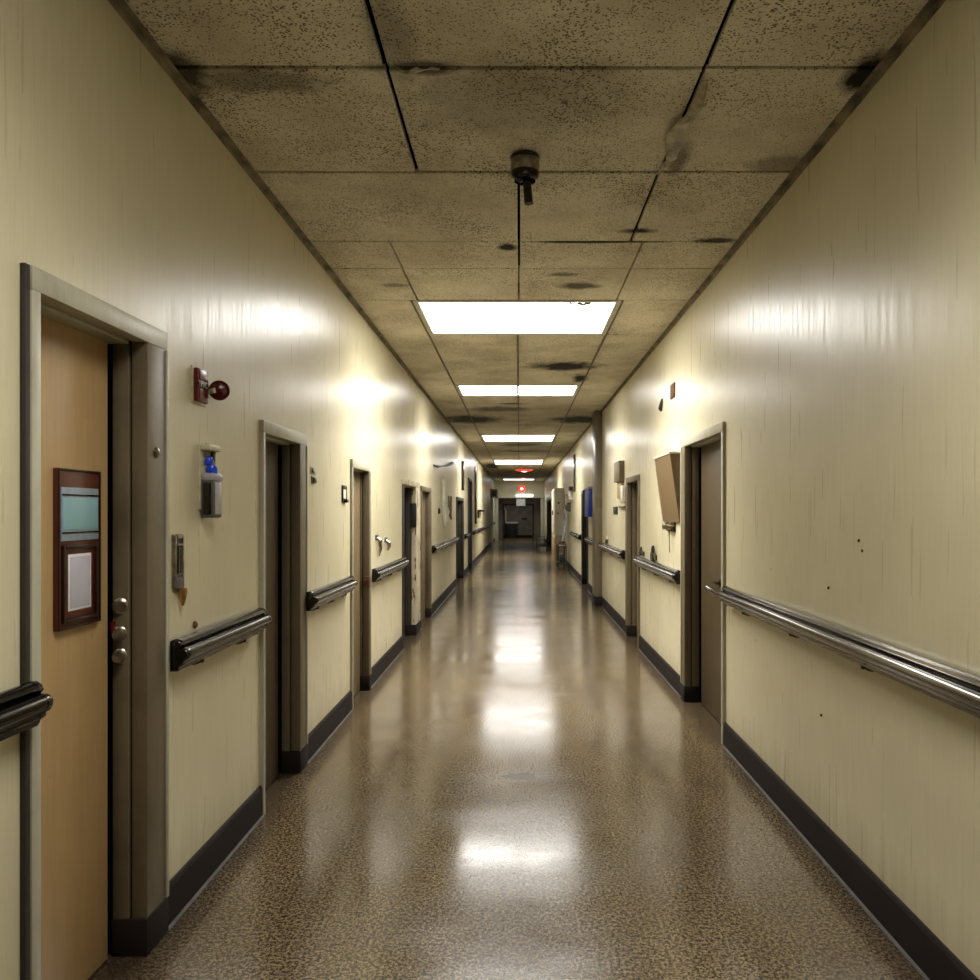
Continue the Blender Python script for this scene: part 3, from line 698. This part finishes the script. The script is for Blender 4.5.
small('wall_box', 'tall grey double box high on the right wall past the beige door', 'box', 1, 10.15, 1.95,
      [('upper_box', 'frame', [(0, .07, -.28, .28, .0, .27)]), ('lower_box', 'cab_low', [(0, .045, -.22, .16, -.22, -.01)]),
       ('side_plate', 'white', [(0, .05, -.42, -.24, -.26, -.06)]), ('shelf', 'frame', [(0, .03, -.42, .1, -.35, -.32)])])
small('light_switch', 'black switch plate on the right wall below the grey double box', 'switch', 1, 10.75, 1.57,
      [('plate', 'black', [(0, .014, -.22, .22, -.05, .055)]), ('rocker', 'grey', [(.014, .022, -.06, .0, -.03, .03)])])
small('notice_board', 'blue board on the right wall behind the dark pilaster', 'board', 1, 14.35, 1.73,
      [('panel', 'blue_dk', [(0, .10, -.4, .4, -.27, .25)]), ('edge', 'black', [(0, .13, .4, .48, -.27, .25)]), ('cap', 'grey_lt', [(0, .105, -.4, .4, .25, .29)])])
# holes left by screws, right foreground
for (y, z, r, lab) in ((3.36, 1.215, .008, 'black screw in the right foreground wall, above the long handrail'), (3.06, 1.435, .007, 'tiny dark screw on the right wall, upper of a close pair'),
                    (3.03, 1.395, .006, 'tiny dark screw on the right wall, lower of a close pair'), (3.44, .63, .007, 'black screw in the right foreground wall, below the long handrail')):
    bm = nb(); lathe(bm, [(0, 0), (r, 0), (r*.9, .004), (r*.5, .006), (0, .006)], (WR, y, z), (-1, 0, .2), 12); tag(obj('screw', bm, 'steel_dark'), lab, 'screw')
# far right: sign, clock, cable, white coat, cart, cabinet
bm = nb(); bx(bm, WR-.03, WR, 18.45, 18.75, 2.05, 2.95, .005); tag(obj('wall_channel', bm, 'steel_dark'), 'dark upright cable channel high on the right wall beyond the pilaster', 'cable channel')
small('wall_sign', 'white sign with black marks high on the right wall above the dark round dial', 'sign', 1, 20.4, 2.0,
      [('panel', 'white', [(0, .09, -.9, .8, -.13, .17)]), ('mark', 'black', [(.089, .094, -.55, -.35, -.1, .02)]), ('mark', 'black', [(.089, .094, -.1, .05, -.02, .1)]), ('mark', 'black', [(.089, .094, .2, .42, -.09, .05)]),
       ('hood', 'black', [(0, .1, -1.1, -.9, .1, .2)])])
t = thing('wall_clock', 'dark round dial on the right wall under the white sign', 'clock', (WR, 20.3, 1.68))
bm = nb(); lathe(bm, [(0, 0), (.12, 0), (.12, .1), (.10, .13), (0, .13)], (0, 0, 0), (-.5, -1, 0), 24); bx(bm, 0, -.09, -.06, .3, -.05, .05, .01); obj('case', bm, 'black', t)
bm = nb(); lathe(bm, [(0, .131), (.085, .131), (0, .136)], (0, 0, 0), (-.5, -1, 0), 24); obj('dial', bm, 'grey', t)
bm = nb(); rows = []
for j in range(14):
    z = 1.53 - .76*j/13; row = []
    for k in range(13):
        a = k/12; wv = .035*math.sin(a*19+j*.3)*(.4+.6*j/13)
        row.append((WR-.10-.05*j/13+wv, 20.9+.55*a*(.75+.25*j/13), z-.04*math.sin(a*PI)*(j == 13)))
    rows.append(row)
V = [[bm.verts.new(p) for p in r] for r in rows]; V2 = [[bm.verts.new((p[0]+.03, p[1], p[2])) for p in r] for r in rows]
for G in (V, V2):
    for a, b in zip(G, G[1:]):
        for k in range(12): bm.faces.new([a[k], a[k+1], b[k+1], b[k]])
for k in range(12):
    bm.faces.new([V[0][k], V[0][k+1], V2[0][k+1], V2[0][k]]); bm.faces.new([V[-1][k], V[-1][k+1], V2[-1][k+1], V2[-1][k]])
for j in range(13):
    bm.faces.new([V[j][0], V[j+1][0], V2[j+1][0], V2[j][0]]); bm.faces.new([V[j][12], V[j+1][12], V2[j+1][12], V2[j][12]])
tube(bm, [(WR, 21.15, 1.58), (WR-.06, 21.15, 1.57), (WR-.085, 21.15, 1.52)], .012, 8)
tag(obj('hanging_coat', bm, 'cloth'), 'bluish white cloth hanging on the right wall above the black cart', 'cloth')
def cart(x, y, w, l, h, label, mat, shelves=2):
    t = thing('supply_cart', label, 'cart', (x, y, 0))
    for a in (-1, 1):
        for b in (-1, 1):
            bm = nb(); tube(bm, [(a*w/2, b*l/2, .10), (a*w/2, b*l/2, h)], .018, 10); obj('post', bm, mat, t)
            bm = nb(); cyl(bm, (a*w/2-.014, b*l/2, .05), (a*w/2+.014, b*l/2, .05), .05, seg=20); bx(bm, a*w/2-.022, a*w/2+.022, b*l/2-.02, b*l/2+.02, .07, .11, .003); obj('wheel', bm, 'rubber', t)
    for k in range(shelves):
        z = .14 + (h-.2)*k/(shelves-1)
        bm = nb(); bx(bm, -w/2, w/2, -l/2, l/2, z, z+.03, .006); obj('shelf', bm, mat, t)
    bm = nb(); bx(bm, -w/2+.03, w/2-.03, -l/2+.04, l/2-.04, .172, h*.62, .02); obj('bin', bm, 'black', t)
    bm = nb(); tube(bm, [(-w/2, -l/2, h), (-w/2+.02, -l/2-.02, h+.08), (w/2-.02, -l/2-.02, h+.08), (w/2, -l/2, h)], .014, 10); obj('push_handle', bm, mat, t)
cart(WR-.20, 20.9, .20, .8, .66, 'tall narrow black cart against the right wall under the white cloth', 'black')
cart(.93, 31.2, .42, .7, .46, 'low black trolley standing on the floor near the far doorway, right side', 'black')
t = thing('storage_cabinet', 'tall off-white cabinet with tan lower doors against the far right wall', 'cabinet', (WR-.14, 24.0, 0))
bm = nb(); bx(bm, -.135, .135, -1.0, 1.0, .84, 2.28, .008); obj('body', bm, 'cabinet', t)
bm = nb(); bx(bm, -.135, .135, -1.0, 1.0, .001, .835, .008); obj('lower_body', bm, 'cab_low', t)
for a, b in ((-.97, -.02), (.02, .97)):
    bm = nb(); bx(bm, -.152, -.136, a, b, .88, 2.24, .004); d1 = obj('door', bm, 'cabinet', t)
    bm = nb(); cyl(bm, (-.17, b-.1 if a < 0 else a+.1, 1.45), (-.17, b-.1 if a < 0 else a+.1, 1.6), .01, seg=10); obj('handle', bm, 'black', d1)
    bm = nb(); bx(bm, -.152, -.136, a, b, .06, .80, .004); obj('lower_door', bm, 'cab_low', t)
bm = nb(); bx(bm, -.06, -.005, -1.012, -1.0, 1.80, 1.85, .003); bx(bm, -.09, -.02, -1.012, -1.0, 1.50, 1.53, .003); obj('end_label', bm, 'black', t, label='small black marks on the end panel')

# ------------------------------------------------------------------ end room
ceiling_light(43.6, 44.2, -.4, .4, 'light_added', 'added unseen ceiling light brightening the room behind the far doorway', power=40.)  # lamp added out of sight so the end room looks brighter
bpy.data.objects[[o.name for o in COL.objects if o.name.startswith('ceiling_light')][-1]].location.z = 3.18
t = thing('low_cabinet', 'low black cabinet seen through the far doorway', 'cabinet', (-.46, 45.7, 0))
bm = nb(); bx(bm, -.30, .30, -.25, .25, .001, .86, .01); obj('body', bm, 'black', t)
bm = nb(); bx(bm, -.36, .40, -.27, .27, .862, .95, .01); obj('top', bm, 'pipe', t)
bm = nb(); tube(bm, [(-1.0, 45.9, 1.78), (-.86, 45.9, 1.76), (-.80, 45.9, 1.6), (-.80, 45.9, 1.25), (-.82, 45.9, .96)], .05, 10)
tag(obj('bent_pipe', bm, 'pipe'), 'pale bent pipe on the wall of the room behind the far doorway', 'pipe')
bm = nb(); bx(bm, .16, .48, 45.95, 46.0, 1.10, 1.20, .008); bx(bm, .20, .44, 45.93, 45.95, 1.12, 1.17, .004); tag(obj('wall_plate', bm, 'black'), 'small black plate on the grey wall seen through the far doorway', 'plate')

# ------------------------------------------------------------------ camera, world
w = bpy.data.worlds.new('World'); sc.world = w; w.use_nodes = True
w.node_tree.nodes['Background'].inputs[0].default_value = (0.004, 0.004, 0.004, 1)
cam = bpy.data.cameras.new('Camera'); co = bpy.data.objects.new('Camera', cam); COL.objects.link(co)
co.location = (0, 0, EYE); co.rotation_euler = (PI/2, 0, 0)
cam.sensor_width = 36; cam.lens = 36*760/980; cam.shift_x = -(519-490)/980; cam.shift_y = (512-490)/980; cam.clip_start = .02; cam.clip_end = 200
sc.camera = co
sc.view_settings.view_transform = 'Standard'; sc.view_settings.look = 'None'; sc.view_settings.gamma = 1
sc.view_settings.use_curve_mapping = False; sc.view_settings.exposure = -0.08
